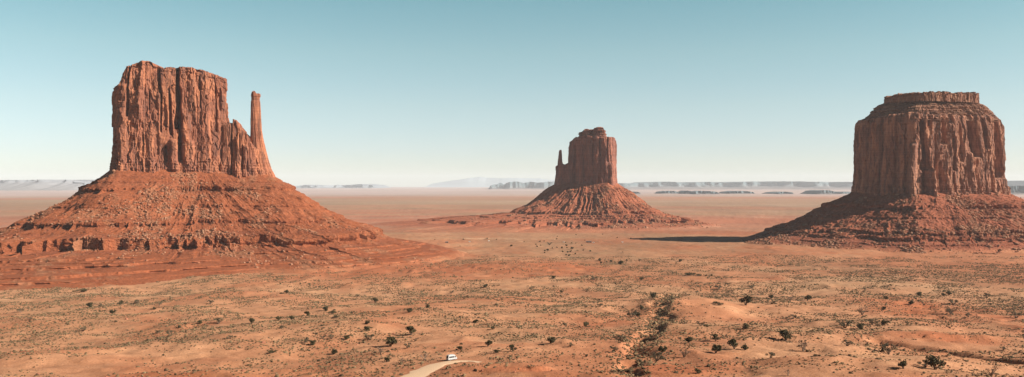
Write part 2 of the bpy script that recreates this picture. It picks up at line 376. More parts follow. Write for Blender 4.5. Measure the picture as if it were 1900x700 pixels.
# ------------------------------------------------------------------ talus
def pdist(X, Y, poly):
    P = np.asarray(poly, float); d = np.full(X.shape, 1e9); ins = np.zeros(X.shape, bool)
    for i in range(len(P)):
        (x0, y0), (x1, y1) = P[i], P[(i+1) % len(P)]
        dx, dy = x1-x0, y1-y0; t = np.clip(((X-x0)*dx+(Y-y0)*dy)/(dx*dx+dy*dy), 0, 1)
        d = np.minimum(d, np.hypot(X-x0-t*dx, Y-y0-t*dy))
        ins ^= ((y0 > Y) != (y1 > Y)) & (X < (x1-x0)*(Y-y0)/(y1-y0+1e-9)+x0)
    return np.where(ins, -d, d)
def talus(name, poly, prof, ledges, parent, seed, nth, M, rmax, stretch, zadj=None, gul=(14, 5), cols=None, dens_front=2.5, rough=1., benchz=-104, split=-90):
    P = np.asarray(poly, float); c = P.mean(0)
    # directions, denser towards the camera
    a0 = math.atan2(-c[1], -c[0]); u = np.linspace(-math.pi, math.pi, nth, endpoint=False)
    th = a0+u-(1-1/dens_front)*np.sin(u)*.98
    r = np.linspace(0, 1, 1000)
    # start just inside the cliff foot
    D = np.stack([np.cos(th), np.sin(th)], 1)
    tt = np.linspace(0, 500, 501)
    dd = pdist(c[0]+D[:, :1]*tt, c[1]+D[:, 1:]*tt, P); R0 = tt[np.argmax(dd > 0, axis=1)]
    rm = rmax(np.arctan2(D[:, 1], D[:, 0]))
    rr = np.maximum(R0-14, 2)[:, None]+r[None, :]*(rm+14)[:, None]
    X = c[0]+D[:, :1]*rr; Y = c[1]+D[:, 1:]*rr
    d = pdist(X, Y, P); d = d+n2(X/60, Y/60, seed+40)*np.clip(d, 0, 60)*.16
    d = np.where(d < 0, d*.25, d)
    ang = np.arctan2(Y-c[1], X-c[0]); st = stretch(ang)
    zs = np.interp(d, [p[0] for p in prof], [p[1] for p in prof])
    d2 = np.where(d > prof[split_i(prof, split)][0], prof[split_i(prof, split)][0]+(d-prof[split_i(prof, split)][0])/st, d)
    zs = np.interp(d2, [p[0] for p in prof], [p[1] for p in prof])
    if zadj is not None: zs = zs+zadj(X, Y)*np.exp(-np.clip(d, 0, None)/60)
    sl = ss(0, 40, d); lowb = 1-ss(benchz-3, benchz+5, zs); calm = 1-.75*lowb
    al = (ang*(R0.mean()+90))
    g = (1-np.abs(n2(al/gul[0]+n2(X/30, Y/30, seed)*.6, d/120, seed+1)))**2
    g2 = (1-np.abs(n2(al/(gul[0]*.36)+n2(X/12, Y/12, seed+3)*.5, d/50, seed+2)))**2
    up = 1-ss(prof[-1][0]*.55, prof[-1][0]*.9, d2)
    zs = zs+sl*calm*((g-.4)*gul[1]+(g2-.4)*gul[1]*.38)*(.25+.75*up)
    zs = zs+sl*calm*fbm2(X/28, Y/28, 3, seed+4)*3.0*(.3+.7*up)
    zsp = zs.copy()
    for zk, hk, wk, jag, lo in ledges:
        mm = np.clip(ss(-.5, .15, n2(al/70, d*0, seed+int(abs(zk)))+lo), 0, 1)*(1 if seed != 100 else 1-.4*ss(-600, -460, X))
        v, e = vor(al/max(jag*3.2, 6), d*0+zk*1.7, seed+5)
        q = zsp-zk+((v-.5)*jag*1.5-ss(.66, .7, v)*ss(.05, .25, e)*jag*.9)*(jag > 1.2)+n2(al/45, d*0+zk, seed+19)*min(hk, 3)*.4+n2(al/20, d*0, seed+6)*jag*.6+n2(X/5, Y/5, seed+9)*min(.3, jag*.25)+n2(al/160, d*0, seed+8)*1.5
        stp = ss(-.25, .25, q)-.5; rp = np.clip(q/wk, -.5, .5)
        zs = zs+hk*mm*(stp-rp)
    # even spacing along the slope
    ds = np.hypot(np.diff(rr, axis=1), np.diff(zs, axis=1)*np.where(zs[:, 1:] < benchz+2, 6., 1.8)); L = np.concatenate([np.zeros((nth, 1)), np.cumsum(ds, 1)], 1)
    RR = np.empty((nth, M)); ZZ = np.empty((nth, M))
    for i in range(nth):
        q = np.linspace(0, L[i, -1], M); RR[i] = np.interp(q, L[i], rr[i]); ZZ[i] = np.interp(q, L[i], zs[i])
    X = c[0]+D[:, :1]*RR; Y = c[1]+D[:, 1:]*RR; d = pdist(X, Y, P)
    k = ss(0, 15, d)*rough*(.3+.7*ss(benchz-3, benchz+6, ZZ))
    patch = ss(-.1, .5, fbm2(X/38, Y/38, 3, seed+50))
    v, e = vor(X/4.5, Y/4.5, seed+51); v2, e2 = vor(X/2.2+ZZ/3, Y/2.2, seed+52)
    ZZ = ZZ+k*((v-.35)*1.2*patch+(v2-.35)*.6*(.2+.8*patch)+fbm3(X/4, Y/4, ZZ/4, 2, seed+53)*.5)
    dX = fbm3(X/6, Y/6, ZZ/3, 3, seed+54)*k*1.3; dY = fbm3(X/6, Y/6, ZZ/3, 3, seed+55)*k*1.3
    ccol = cols(X, Y, ZZ, d, patch, seed)
    ed = ss(-121, -129, ZZ)*(ss(-420, -250, X) if seed == 100 else 1.)*(1+.5*n2(X/40, Y/40, seed+80)); ed = np.clip(ed, 0, 1)[..., None]*.9
    ccol = ccol*(1-ed)+gcol(X, Y)*ed
    for zk, hk, *_ in ledges:   # softer beds weathered back under each hard ledge
        a_ = hk*(.42 if hk > 4.5 or seed != 100 else .95)*ss(-.3, .3, n2(X/17, Y/17, seed+70+int(abs(zk))))*np.exp(-((ZZ-(zk-.30*hk))/(.24*hk))**2)*ss(0, 15, d)
        dX = dX-D[:, :1]*a_; dY = dY-D[:, 1:]*a_
    V = np.stack([X+dX, Y+dY, ZZ], -1)
    o = obj(name, V, grid_faces(nth, M)[:, ::-1], M_talus, parent, col=ccol.reshape(-1, 3)) if False else obj(name, V, np.concatenate([grid_faces(nth, M), np.stack([np.arange(M-1)+(nth-1)*M, np.arange(M-1), np.arange(1, M), np.arange(1, M)+(nth-1)*M], -1)[:, [0, 1, 2, 3]]]), M_talus, parent, col=ccol.reshape(-1, 3))
    return V, d, patch, D
def split_i(prof, z):
    for i, p in enumerate(prof):
        if p[1] <= z: return i
    return len(prof)-1
def tal_cols(red, light, dark):
    red, light, dark = map(np.array, (red, light, dark))
    def f(X, Y, Z, d, patch, seed):
        m = (patch*ss(-.2, .6, fbm2(X/14, Y/14, 3, seed+60)))[..., None]*.75
        c = red*(1-m)+light*m
        b = ss(.1, .6, n2(Z/3.1+n2(X/90, Y/90, seed+61)*.6, Z*0, seed+62))[..., None]*.35
        c = c*(1-b)+dark*b
        b = ss(.35, .8, n2(Z/6.3, Z*0+3, seed+63))[..., None]*.3
        c = c*(1-b)+np.array([.38, .13, .06])*b
        v, _ = vor(X/2.6, Y/2.6, seed+64)
        return c*(.86+.28*v[..., None])
    return f

# angular boulders strewn over a slope: one mesh, nobody could count them
def ico():
    t = (1+5**.5)/2
    V = np.array([(-1, t, 0), (1, t, 0), (-1, -t, 0), (1, -t, 0), (0, -1, t), (0, 1, t), (0, -1, -t), (0, 1, -t), (t, 0, -1), (t, 0, 1), (-t, 0, -1), (-t, 0, 1)], float)/1.9
    Fc = np.array([(0, 11, 5), (0, 5, 1), (0, 1, 7), (0, 7, 10), (0, 10, 11), (1, 5, 9), (5, 11, 4), (11, 10, 2), (10, 7, 6), (7, 1, 8), (3, 9, 4), (3, 4, 2), (3, 2, 6), (3, 6, 8), (3, 8, 9), (4, 9, 5), (2, 4, 11), (6, 2, 10), (8, 6, 7), (9, 8, 1)])
    return V, Fc
def scatter(name, Pt, size, flat, colors, mat, props, jit=.28, lift=.2):
    V0, F1 = ico(); n = len(Pt)
    V = V0[None]*(1+rng.uniform(-jit, jit, (n, 12, 3)))
    sx = size[:, None]*rng.uniform(.7, 1.3, (n, 2)); sz = size*flat*rng.uniform(.7, 1.3, n)
    a = rng.uniform(0, 6.28, n); ca, sa = np.cos(a)[:, None], np.sin(a)[:, None]
    x = V[..., 0]*sx[:, :1]; y = V[..., 1]*sx[:, 1:]; z = V[..., 2]*sz[:, None]
    W = np.stack([x*ca-y*sa+Pt[:, :1], x*sa+y*ca+Pt[:, 1:2], z+Pt[:, 2:3]+(sz*lift)[:, None]], -1)
    Fa = (F1[None]+np.arange(n)[:, None, None]*12).reshape(-1, 3)
    return obj(name, W, Fa, mat, col=np.repeat(colors, 12, 0), props=props)
def rubble(label, V, d, patch, n, smin, smax, dmin=4, dmax=260, wt=None):
    f = V.reshape(-1, 3); dd = d.ravel(); p = patch.ravel()
    c0 = V.reshape(-1, 3).mean(0)
    w = (p**1.5+.06)*(dd > dmin)*(dd < dmax)*(f[:, 1] < c0[1]+60)
    if wt is not None: w = w*wt(f[:, 0], f[:, 1], f[:, 2])
    idx = rng.choice(len(f), n, p=w/w.sum())
    size = smin*(smax/smin)**(rng.random(n)**2.6)
    base = np.array([.33, .12, .06]); pale = np.array([.42, .22, .13]); q = rng.random(n)[:, None]
    col = (base*(1-q)+pale*q)*rng.uniform(.8, 1.15, (n, 1))
    scatter('rubble', f[idx]+rng.normal(0, .5, (n, 3))*[1, 1, .2], size*.6, .75, col, M_rub, {'kind': 'stuff', 'label': label, 'category': 'rubble'})

# ================================================================== WEST (left) BUTTE
wb = empty('sandstone_butte', (-590, 1620, -128), 'broad red sandstone butte at left with a separate thin finger of rock on its right', 'butte')
Wmain = [(-565, 1705), (-690, 1652), (-711, 1622), (-672, 1560), (-600, 1590), (-507, 1634), (-519, 1672)]
rY = lambda px: np.interp(px, [200, 216, 421, 500], [1600, 1560, 1634, 1660])
wtop = ip((195, 200), (209, 160), (219, 154), (222, 138), (228, 122), (245, 118), (262, 112), (278, 115), (290, 121), (300, 126), (325, 125), (340, 123), (372, 128), (390, 133), (400, 137), (412, 140), (417, 143), (421, 146), (440, 150))
wf = [(331, 6.5, -24, 124, 238, .02), (335, 4, -13, 232, 300), (316, 3.2, -11, 165, 250, .06), (296, 2.6, -10, 118, 172, .05), (299, 1.8, -7, 172, 245), (403, 1.8, -9, 140, 245, .02), (372, 1.2, -5, 140, 200),
      (277, 1.8, -5, 168, 205), (236, 2.4, -10, 118, 215, -.03), (346, 8, 9, 214, 262), (350, 9, 6, 262, 318), (322, 8, 9, 260, 318), (255, 9, 4, 168, 232, .05), (262, 4, -5, 226, 236), (308, 3, -8, 270, 300), (384, 10, 3, 150, 330),
      (225, 8, 4, 156, 330), (418, 4, 3, 225, 330), (411, 1.6, -6, 165, 205), (280, 6, 3, 240, 330), (330, 3, -9, 100, 130)]
wzb = lambda X, Y: np.interp(X, [-710, -500], [12., 8.])
cliff('cliff', Wmain, wzb, wtop, M_west, wb, wf, 11, .9, 1.0, .4, fw=1.8, big=1.6, basal=(14, 20), ledge=13, refY=rY, flare=3, shrink=((0, 0), (.85, .01), (1, .02)))
Wsh = [(-470, 1700), (-520, 1690), (-520, 1632), (-495, 1633), (-463, 1646), (-452, 1668)]
shtop = ip((400, 230), (419, 230), (423, 230), (424, 228), (431, 229), (431.5, 222), (440.5, 222), (441, 234), (449, 237), (449.5, 243), (458, 245), (458.5, 253), (465, 257), (466, 270), (472, 276))
cliff('buttress', Wsh, wzb, shtop, M_west, wb, [(430, 1.6, -5, 225, 330), (441, 4, 5, 255, 330), (445, 1.4, -6, 250, 290), (455, 4, 4, 270, 330), (449, 1.5, -6, 270, 315), (458, 1.4, -4, 280, 330)], 23, .8, .9, .75, basal=(14, 16), refY=rY, flare=4, crown=4, W=.6)
Wsp = [(-456, 1690), (-482, 1686), (-479, 1650), (-462, 1645), (-440, 1655), (-436, 1676)]
sptop = ip((455, 172), (463, 169), (470, 167), (478, 168), (482, 172), (505, 175))
def taperx(o, pts, c):
    """narrow a shaft with height: width and centre over height"""
    me = o.data; n = len(me.vertices); a = np.empty(n*3, np.float32); me.vertices.foreach_get('co', a); a = a.reshape(-1, 3); w = wloc(o)
    z = a[:, 2]+w[2]; hs = [p[0] for p in pts]
    for ax in (0, 1):
        cx = np.interp(z, hs, [p[1+ax] for p in pts]); k = np.interp(z, hs, [p[3] for p in pts])
        a[:, ax] = (a[:, ax]+w[ax]-c[ax])*k+cx-w[ax]
    me.vertices.foreach_set('co', a.ravel()); me.update()
sp = cliff('rock_finger', Wsp, lambda X, Y: X*0-4., sptop, M_west, wb, [(475, 1.6, -4, 230, 330)], 31, .8, .8, .5, refY=rY, crown=3, W=.45, basal=(14, 14))
taperx(sp, [(-5, -455, 1667, 1.0), (12, -455, 1667, .98), (40, -460, 1667, .74), (78, -464, 1667, .52), (100, -465.5, 1667, .43), (130, -466, 1667, .40), (150, -466.5, 1667, .37), (152, -466.5, 1667, .33), (158, -466.5, 1667, .33), (160, -466, 1667, .38), (170, -466, 1667, .36)], (-459, 1667))
wpoly = [(-560, 1705), (-690, 1652), (-711, 1622), (-672, 1560), (-600, 1588), (-506, 1632), (-462, 1645), (-438, 1656), (-436, 1680)]
wprof = [(-20, 36), (0, 26), (3, 22), (38, -6), (90, -42), (150, -72), (200, -93), (230, -103), (300, -110), (430, -126), (470, -133), (560, -142)]
def wang(a):  # the benches run far out towards the camera and to the left, and stay narrow on the right
    d = np.degrees(a) % 360
    return np.interp(d, [0, 20, 180, 200, 235, 262, 285, 305, 330, 360], [.6, .6, 1.2, 1.35, 1.15, 1.0, .72, .55, .52, .6])
wcols = tal_cols((.31, .094, .04), (.35, .155, .08), (.20, .06, .032))
wzadj = lambda X, Y: np.interp(X, [-711, -640, -500, -440], [1., 1., -3., -9.])
TW = talus('talus_slope', wpoly, wprof, [(-9, 8, 20, 2.4, .5), (4, 2.5, 8, 1, .2), (-38, 3.5, 12, 1.5, 0), (-64, 7, 20, 2.4, .4), (-93, 17, 30, 7, 1.2), (-107.2, 3.4, 6, .6, .35), (-110.2, 1.8, 3, .35, .1), (-113.4, 4.0, 6, .7, .4), (-116.6, 1.9, 3, .4, .05), (-120.2, 4.2, 7, .8, .4), (-125.4, 3.2, 5, .6, .3)],
           wb, 100, 1500, 520, lambda a: np.full(a.shape, 620.), wang, wzadj, (17, 4.5), wcols, 3.2, split=-88)
rubble('broken rock strewn over the slopes of the broad left butte', *TW[:3], 7000, .8, 4.6, 4, 330, lambda x, y, z: np.where(z < -104, .2, np.where(z < -86, .3, np.where(z > -6, .35, 1.2))))

# ================================================================== MIDDLE BUTTE
eb = empty('sandstone_butte', (250, 2960, -130), 'small distant mitten shaped butte in the middle with its broad face in shadow', 'butte')
Epoly = [(275, 3040), (215, 3030), (168, 2955), (301, 2880), (336, 2938), (330, 3010)]
etop = ip((1040, 300), (1049, 298), (1052, 278), (1057, 263), (1064, 256), (1074, 253), (1090, 252), (1125, 254), (1141, 255), (1143, 262), (1150, 285))
eY = lambda px: np.interp(px, [1040, 1128, 1148], [2955, 2880, 2948])
cliff('cliff', Epoly, -14., etop, M_east, eb, [(1127, 1.6, -8, 256, 300), (1131, 2.5, 8, 303, 350), (1100, 2, -5, 260, 320), (1082, 2, -5, 270, 330), (1066, 2, -6, 270, 345), (1112, 1.5, -4, 256, 345)], 51, 1.6, 1.8, .6, refY=eY, flare=6, crown=3, ledge=6)
Ecap = [(270, 2990), (225, 2985), (211, 2952), (293, 2900), (299, 2925), (300, 2960)]
ectop = ip((1065, 250), (1073, 246), (1080, 243), (1088, 240), (1100, 240), (1104, 237), (1119, 236), (1123, 242), (1130, 246))
cliff('cap', Ecap, 140., ectop, M_east, eb, [], 57, 1.6, 1.2, .8, refY=eY, crown=4, stepz=6, W=.7)
Esh = [(175, 3010), (150, 3000), (140, 2975), (165, 2955), (190, 2950), (205, 2990)]
estop = ip((1030, 308), (1034, 306), (1043, 304), (1050, 306), (1060, 300))
cliff('buttress', Esh, -14., estop, M_east, eb, [], 61, 1.6, 1.8, .6, refY=lambda p: p*0+2975, flare=8, crown=3, W=.6)
Esp = [(162, 2992), (150, 2988), (147, 2974), (153, 2966), (164, 2966), (168, 2980)]
es = cliff('rock_finger', Esp, 50., lambda p: p*0+278., M_east, eb, [], 63, 1.2, 1.6, .35, refY=lambda p: p*0+2975, crown=2, W=.4)
taperx(es, [(50, 158, 2978, 1.15), (75, 156.5, 2978, .78), (92, 156.5, 2978, .62), (106, 157, 2978, .46), (115, 158, 2978, .26)], (157.3, 2978))
ecols = tal_cols((.37, .122, .062), (.40, .18, .10), (.27, .085, .045))
epoly2 = [(275, 3040), (215, 3030), (142, 2980), (165, 2953), (301, 2880), (338, 2938), (330, 3010)]
eprof = [(-20, 16), (0, 4), (4, 0), (60, -41), (100, -69), (145, -93), (190, -105), (240, -117), (300, -127), (330, -132), (420, -146)]
def eang(a):
    d = np.degrees(a) % 360
    return np.interp(d, [0, 60, 150, 180, 195, 215, 250, 290, 320, 360], [1, 1, 1.7, 3., 3.2, 2.5, 1.5, 1.15, 1.05, 1])
TE = talus('talus_slope', epoly2, eprof, [(-88, 6, 14, 5, .3), (-97, 4, 8, 1.5, .5), (-102, 4, 8, 1.5, .5), (-113, 9, 18, 6, .45)], eb, 200, 1000, 260, lambda a: np.interp(np.degrees(a) % 360, [0, 120, 180, 220, 270, 360], [440, 460, 1250, 1150, 600, 440]),
           eang, None, (11, 5.2), ecols, 2.5, 1.2, -92, split=-88)
rubble('broken rock strewn over the slopes of the small middle butte', *TE[:3], 2500, 2.0, 7, 5, 330)

# ================================================================== RIGHT BUTTE
mb = empty('sandstone_butte', (940, 2060, -130), 'massive square block butte at right with stepped cap and deeply fluted sunlit face', 'butte')
Mpoly = [(980, 2170), (832, 2168), (765, 2066), (858, 1953), (905, 1962), (1050, 2008), (1104, 2036), (1118, 2142)]
mtop = ip((1575, 224), (1608, 222), (1622, 216), (1640, 212), (1700, 207), (1720, 211), (1800, 212), (1850, 215), (1860, 219), (1864, 228), (1870, 240))
mf = [(1714, 7.5, -24, 224, 315, .08), (1726, 3, -9, 208, 234), (1751, 6, -18, 220, 266, .1), (1766, 3.5, -10, 205, 228), (1806, 9, -30, 205, 290, .14), (1770, 4, -15, 256, 316), (1852, 7, -26, 228, 330, .05), (1866, 3.2, -9, 292, 345),
      (1716, 7, -18, 316, 368), (1838, 4, -10, 318, 360), (1768, 3, -9, 320, 356), (1694, 6, 9, 268, 372), (1728, 4.5, 9, 312, 372), (1801, 5, 8, 284, 345, .05), (1782, 4, -8, 230, 300, .05), (1737, 3, -8, 250, 330, .04), (1827, 3.5, -14, 215, 275, .12),
      (1745, 2.2, -7, 300, 356), (1790, 2.4, -8, 310, 356), (1815, 2.4, -8, 325, 360), (1610, 3, -5, 222, 360), (1634, 3, -5, 220, 360), (1660, 3, -6, 215, 360), (1680, 2.5, -5, 230, 360)]
mzb = lambda X, Y: X*0-34
mY = lambda px: np.interp(px, [1583, 1700, 1870], [2066, 1953, 2030])
cliff('cliff', Mpoly, mzb, mtop, M_merr, mb, mf, 71, shrink=((0, 0), (.5, .005), (.85, .015), (.95, .03), (1, .055)), ds=1.0, dz=1.2, A=.6, fw=1.7, big=2.2, basal=(14, 18), refY=mY, flare=7, crown=2, ledge=6, W=.9)
c0 = np.array(Mpoly).mean(0); sh = lambda k: [tuple(c0+(np.array(p)-c0)*k) for p in Mpoly]
cliff('stepped_cap', sh(.95), 138., ip((1560, 187), (1900, 184)), M_cap, mb, [], 75, 1.1, .8, .7, shrink=((0, 0), (.15, .04), (.3, .12), (.4, .14), (.6, .21), (.72, .24), (.9, .37), (1, .39)), stepz=7, crown=2, refY=mY, W=.8)
cliff('caprock', sh(.63), 181., ip((1640, 181), (1654, 178), (1668, 173), (1700, 172), (1740, 169), (1770, 171), (1815, 173), (1830, 176)), M_cap, mb, [(1806, 1.5, -6, 165, 190)], 79, 1.0, .8, .45, fw=1.6, crown=6, refY=mY, W=.8, ledge=8)
mcols = tal_cols((.33, .105, .055), (.38, .18, .105), (.24, .075, .04))
mprof = [(-20, -10), (0, -18), (4, -21), (45, -44), (90, -68), (140, -93), (170, -104), (185, -112), (215, -124), (250, -133), (340, -142)]
def mang(a):
    d = np.degrees(a) % 360
    return np.interp(d, [0, 150, 180, 200, 230, 270, 300, 360], [1, 1.2, 1.5, 1.4, 1.15, 1.0, 1.0, 1.0])
TM = talus('talus_slope', Mpoly, mprof, [(-49, 8, 18, 3.5, .6), (-70, 3, 10, 2, .1), (-98, 7, 14, 4, .5), (-108, 7, 15, 5, .5), (-118, 2.5, 6, 2, .3)], mb, 300, 1100, 260, lambda a: np.interp(np.degrees(a) % 360, [0, 120, 180, 220, 270, 360], [340, 340, 520, 440, 360, 340]),
           mang, None, (15, 3.2), mcols, 2.6, 1.5, -112, split=-100)
rubble('broken rock strewn over the slopes of the massive right butte', *TM[:3], 9000, .9, 6.5, 5, 260, lambda x, y, z: .4+2.2*(z < -85))

# ================================================================== DISTANT MESAS
def far_mesa(D, px0, px1, tops, thick, c_top, c_low, seed, cliff_frac=.45, toe=None, rough=1., n=260, base=-132):
    px = np.linspace(px0, px1, n); tp = tops(px); X = (px-CX)/F0*D; ext = (px1-px0)/F0*D
    zt = (HY-tp)/F0*D+fbm2(px/9, px*0, 3, seed)*D/F0*.5*rough
    zt = np.maximum(zt, base+2)
    toe = toe or (zt.max()-base)*2.2
    ed = np.minimum(ss(0, .04, (px-px0)/(px1-px0)), ss(0, .04, (px1-px)/(px1-px0)))
    zt = base+(zt-base)*ed
    wl = max(14, toe/D*F0*.35); prom = fbm2(px/wl, px*0+9, 3, seed+2)*toe*.45
    zc = base+(zt-base)*(1-cliff_frac)
    rows = []; cols = []
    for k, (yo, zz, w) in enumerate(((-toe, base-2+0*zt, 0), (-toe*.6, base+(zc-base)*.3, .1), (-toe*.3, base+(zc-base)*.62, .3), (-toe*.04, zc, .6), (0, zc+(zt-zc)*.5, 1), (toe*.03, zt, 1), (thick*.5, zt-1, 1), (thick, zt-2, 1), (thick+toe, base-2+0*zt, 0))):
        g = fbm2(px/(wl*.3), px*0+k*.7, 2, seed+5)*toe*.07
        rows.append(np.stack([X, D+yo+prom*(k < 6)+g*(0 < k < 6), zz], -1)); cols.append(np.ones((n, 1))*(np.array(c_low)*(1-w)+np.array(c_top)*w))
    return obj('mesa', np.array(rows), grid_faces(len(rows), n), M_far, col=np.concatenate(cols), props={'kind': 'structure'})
teal = (.12, .165, .18); pink = (.27, .205, .185)  # bluish mesa tones carry haze and cliff shade in the colour
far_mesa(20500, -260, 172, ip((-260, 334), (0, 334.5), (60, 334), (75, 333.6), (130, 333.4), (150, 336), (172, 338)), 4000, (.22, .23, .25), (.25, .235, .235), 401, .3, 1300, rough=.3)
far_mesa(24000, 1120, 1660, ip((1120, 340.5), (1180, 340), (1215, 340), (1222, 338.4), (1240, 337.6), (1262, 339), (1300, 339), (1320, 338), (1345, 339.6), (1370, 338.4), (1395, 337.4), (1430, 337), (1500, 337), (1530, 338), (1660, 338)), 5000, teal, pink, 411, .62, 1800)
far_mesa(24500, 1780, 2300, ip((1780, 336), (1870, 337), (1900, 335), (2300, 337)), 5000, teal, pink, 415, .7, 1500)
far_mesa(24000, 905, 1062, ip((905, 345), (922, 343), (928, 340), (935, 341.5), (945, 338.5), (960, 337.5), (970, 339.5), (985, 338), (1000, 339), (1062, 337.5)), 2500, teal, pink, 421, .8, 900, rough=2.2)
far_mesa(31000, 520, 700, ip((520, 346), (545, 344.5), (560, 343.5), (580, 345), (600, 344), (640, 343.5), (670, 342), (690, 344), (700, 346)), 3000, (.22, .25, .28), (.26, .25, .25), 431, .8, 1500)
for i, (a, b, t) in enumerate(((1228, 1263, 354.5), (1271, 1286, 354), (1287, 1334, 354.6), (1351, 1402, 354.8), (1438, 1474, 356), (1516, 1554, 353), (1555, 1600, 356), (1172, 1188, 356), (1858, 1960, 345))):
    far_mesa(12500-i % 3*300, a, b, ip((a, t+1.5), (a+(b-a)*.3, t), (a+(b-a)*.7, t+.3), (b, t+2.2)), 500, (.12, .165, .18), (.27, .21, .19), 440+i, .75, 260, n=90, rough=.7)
# one faint peak far off on the skyline, haze painted into its colour
def peak():
    D = 44000; px = np.linspace(800, 1030, 120); tp = ip((800, 341), (840, 335), (862, 332), (880, 329.5), (889, 327.5), (900, 329.5), (930, 331), (960, 330.5), (1000, 331), (1030, 334))(px)
    X = (px-CX)/F0*D; zt = (HY-tp)/F0*D+fbm2(px/8, px*0, 4, 460)*12; rows = []
    for k, (yo, f) in enumerate(((-3600, 0), (-2400, .25), (-1200, .6), (0, 1), (1500, .6), (3600, 0))):
        rows.append(np.stack([X, D+yo+fbm2(px/45, px*0+k*.3, 1, 461)*250, -133+(zt+133)*f], -1))
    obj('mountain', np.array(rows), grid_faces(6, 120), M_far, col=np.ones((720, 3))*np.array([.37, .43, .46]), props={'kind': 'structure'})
peak()

# ================================================================== ROAD
def strip(name, pts, ws, mat, lift, step=1.2, jag=0.):
    P = np.array(pts, float); L = np.concatenate([[0], np.cumsum(np.hypot(*np.diff(P, axis=0).T))])
    s = np.arange(0, L[-1], step); x = np.interp(s, L, P[:, 0]); y = np.interp(s, L, P[:, 1]); k = 9
    for _ in range(3):
        xp = np.pad(x, k, 'reflect', reflect_type='odd'); yp = np.pad(y, k, 'reflect', reflect_type='odd')
        x = np.convolve(xp, np.ones(2*k+1)/(2*k+1), 'valid'); y = np.convolve(yp, np.ones(2*k+1)/(2*k+1), 'valid')
    T = np.stack([np.gradient(x), np.gradient(y)], 1); T /= np.linalg.norm(T, axis=1, keepdims=True); Q = np.stack([T[:, 1], -T[:, 0]], 1)
    w = np.interp(s, L, ws); o = np.linspace(-.5, .5, 9); G = []
    for i in range(len(s)):
        for q in o:
            j = jag*float(n2(np.array(s[i]/5), np.array(q*3), 5)) if abs(q) > .4 else 0
            xx = x[i]+Q[i, 0]*(q*w[i]+j*np.sign(q)); yy = y[i]+Q[i, 1]*(q*w[i]+j*np.sign(q))
            G.append((xx, yy, float(gmesh(xx, yy))+lift*(1-(abs(q)*2)**4)-.02))
    return obj(name, G, grid_faces(len(s), 9), mat, smooth=True, props={'kind': 'structure'})
strip('road', ROAD, [w for *_, w in ROADPX], M_road, .16, 1.0, 1.8)
strip('path', [hit(a, b)[:2] for a, b in ((860, 443), (900, 443.4), (950, 443), (1000, 443), (1032, 444.5))], [9]*5, M_road, .25, 8)

# ================================================================== SCRUB
def scrub():
    out = []; sz = []; cl = []
    n = 620000
    Y = 300*(1650/300)**rng.random(n); X = rng.uniform(-.66, .66, n)*(Y+40)
    dens = np.clip(.45+1.3*fbm2(X/40, Y/40, 4, 90)+.5*n2(X/9, Y/9, 91), 0, 1)
    sand = np.clip(sum(bmask(X, Y, b)*s for b, s in SANDB), 0, 1); red = np.clip(sum(bmask(X, Y, b)*s for b, s in REDB), 0, 1)
    dens *= (1-.93*np.clip(sand*1.2, 0, 1))*(1-.6*red)
    dens = np.clip(dens+1.1*np.exp(-(seg_d(X, Y, GULLY)/11)**2), 0, 1.6)
    dens *= ss(6.0, 8.0, seg_d(X, Y, ROAD))
    # even density on the ground: the draw above is log-uniform in distance
    w = (Y/1650)**2*(1+0*Y); w = np.minimum(1, w/(420/1650)**2*.10)
    keep = rng.random(n) < dens*w*1.12*np.interp(Y, [300, 900, 1650], [1.3, 1.3, .8])
    X = X[keep]; Y = Y[keep]
    Z = gm_v(X, Y); m = len(X)
    size = rng.uniform(.22, .52, m)*np.where(rng.random(m) < .09, 1.8, 1)*np.interp(Y, [300, 1100], [.95, 1.5])
    gd = seg_d(X, Y, GULLY); size = size*(1+.7*np.exp(-(gd/10)**2)*rng.random(m))
    a = np.array([.13, .085, .045]); b = np.array([.28, .19, .10]); q = rng.random((m, 1)); col = (a*(1-q)+b*q)*rng.uniform(.6, 1.2, (m, 1))
    scatter('scrub', np.stack([X, Y, Z], 1), size, .72, col, M_tuft, {'kind': 'stuff', 'label': 'low olive desert scrub dotting the sandy valley floor', 'category': 'scrub'}, .35, .35)
    return m
def gm_v(x, y):
    r = np.clip(np.searchsorted(Yr, y)-1, 0, len(Yr)-2); t = (y-Yr[r])/(Yr[r+1]-Yr[r]); out = np.zeros(len(x))
    sx = x/(Yr[r]+(y-Yr[r])*1.0+500); j = np.clip(np.searchsorted(s_, sx)-1, 0, len(s_)-2); u = (sx-s_[j])/(s_[j+1]-s_[j])
    return (GZ[r, j]*(1-u)+GZ[r, j+1]*u)*(1-t)+(GZ[r+1, j]*(1-u)+GZ[r+1, j+1]*u)*t
print('scrub', scrub())
def stones():
    n = 5000; Y = rng.uniform(310, 900, n); X = rng.uniform(-.6, .6, n)*(Y+40)
    red = np.clip(sum(bmask(X, Y, b)*s for b, s in REDB), 0, 1); k = (rng.random(n) < red*1.1) & (seg_d(X, Y, ROAD) > 6); X = X[k]; Y = Y[k]; m = len(X)
    col = np.array([.42, .17, .10])*rng.uniform(.7, 1.15, (m, 1))
    scatter('loose_stones', np.stack([X, Y, gm_v(X, Y)], 1), .25+.9*rng.random(m)**4, .7, col, M_rub, {'kind': 'stuff', 'label': 'loose red stones lying about the near ground', 'category': 'stones'})
stones()

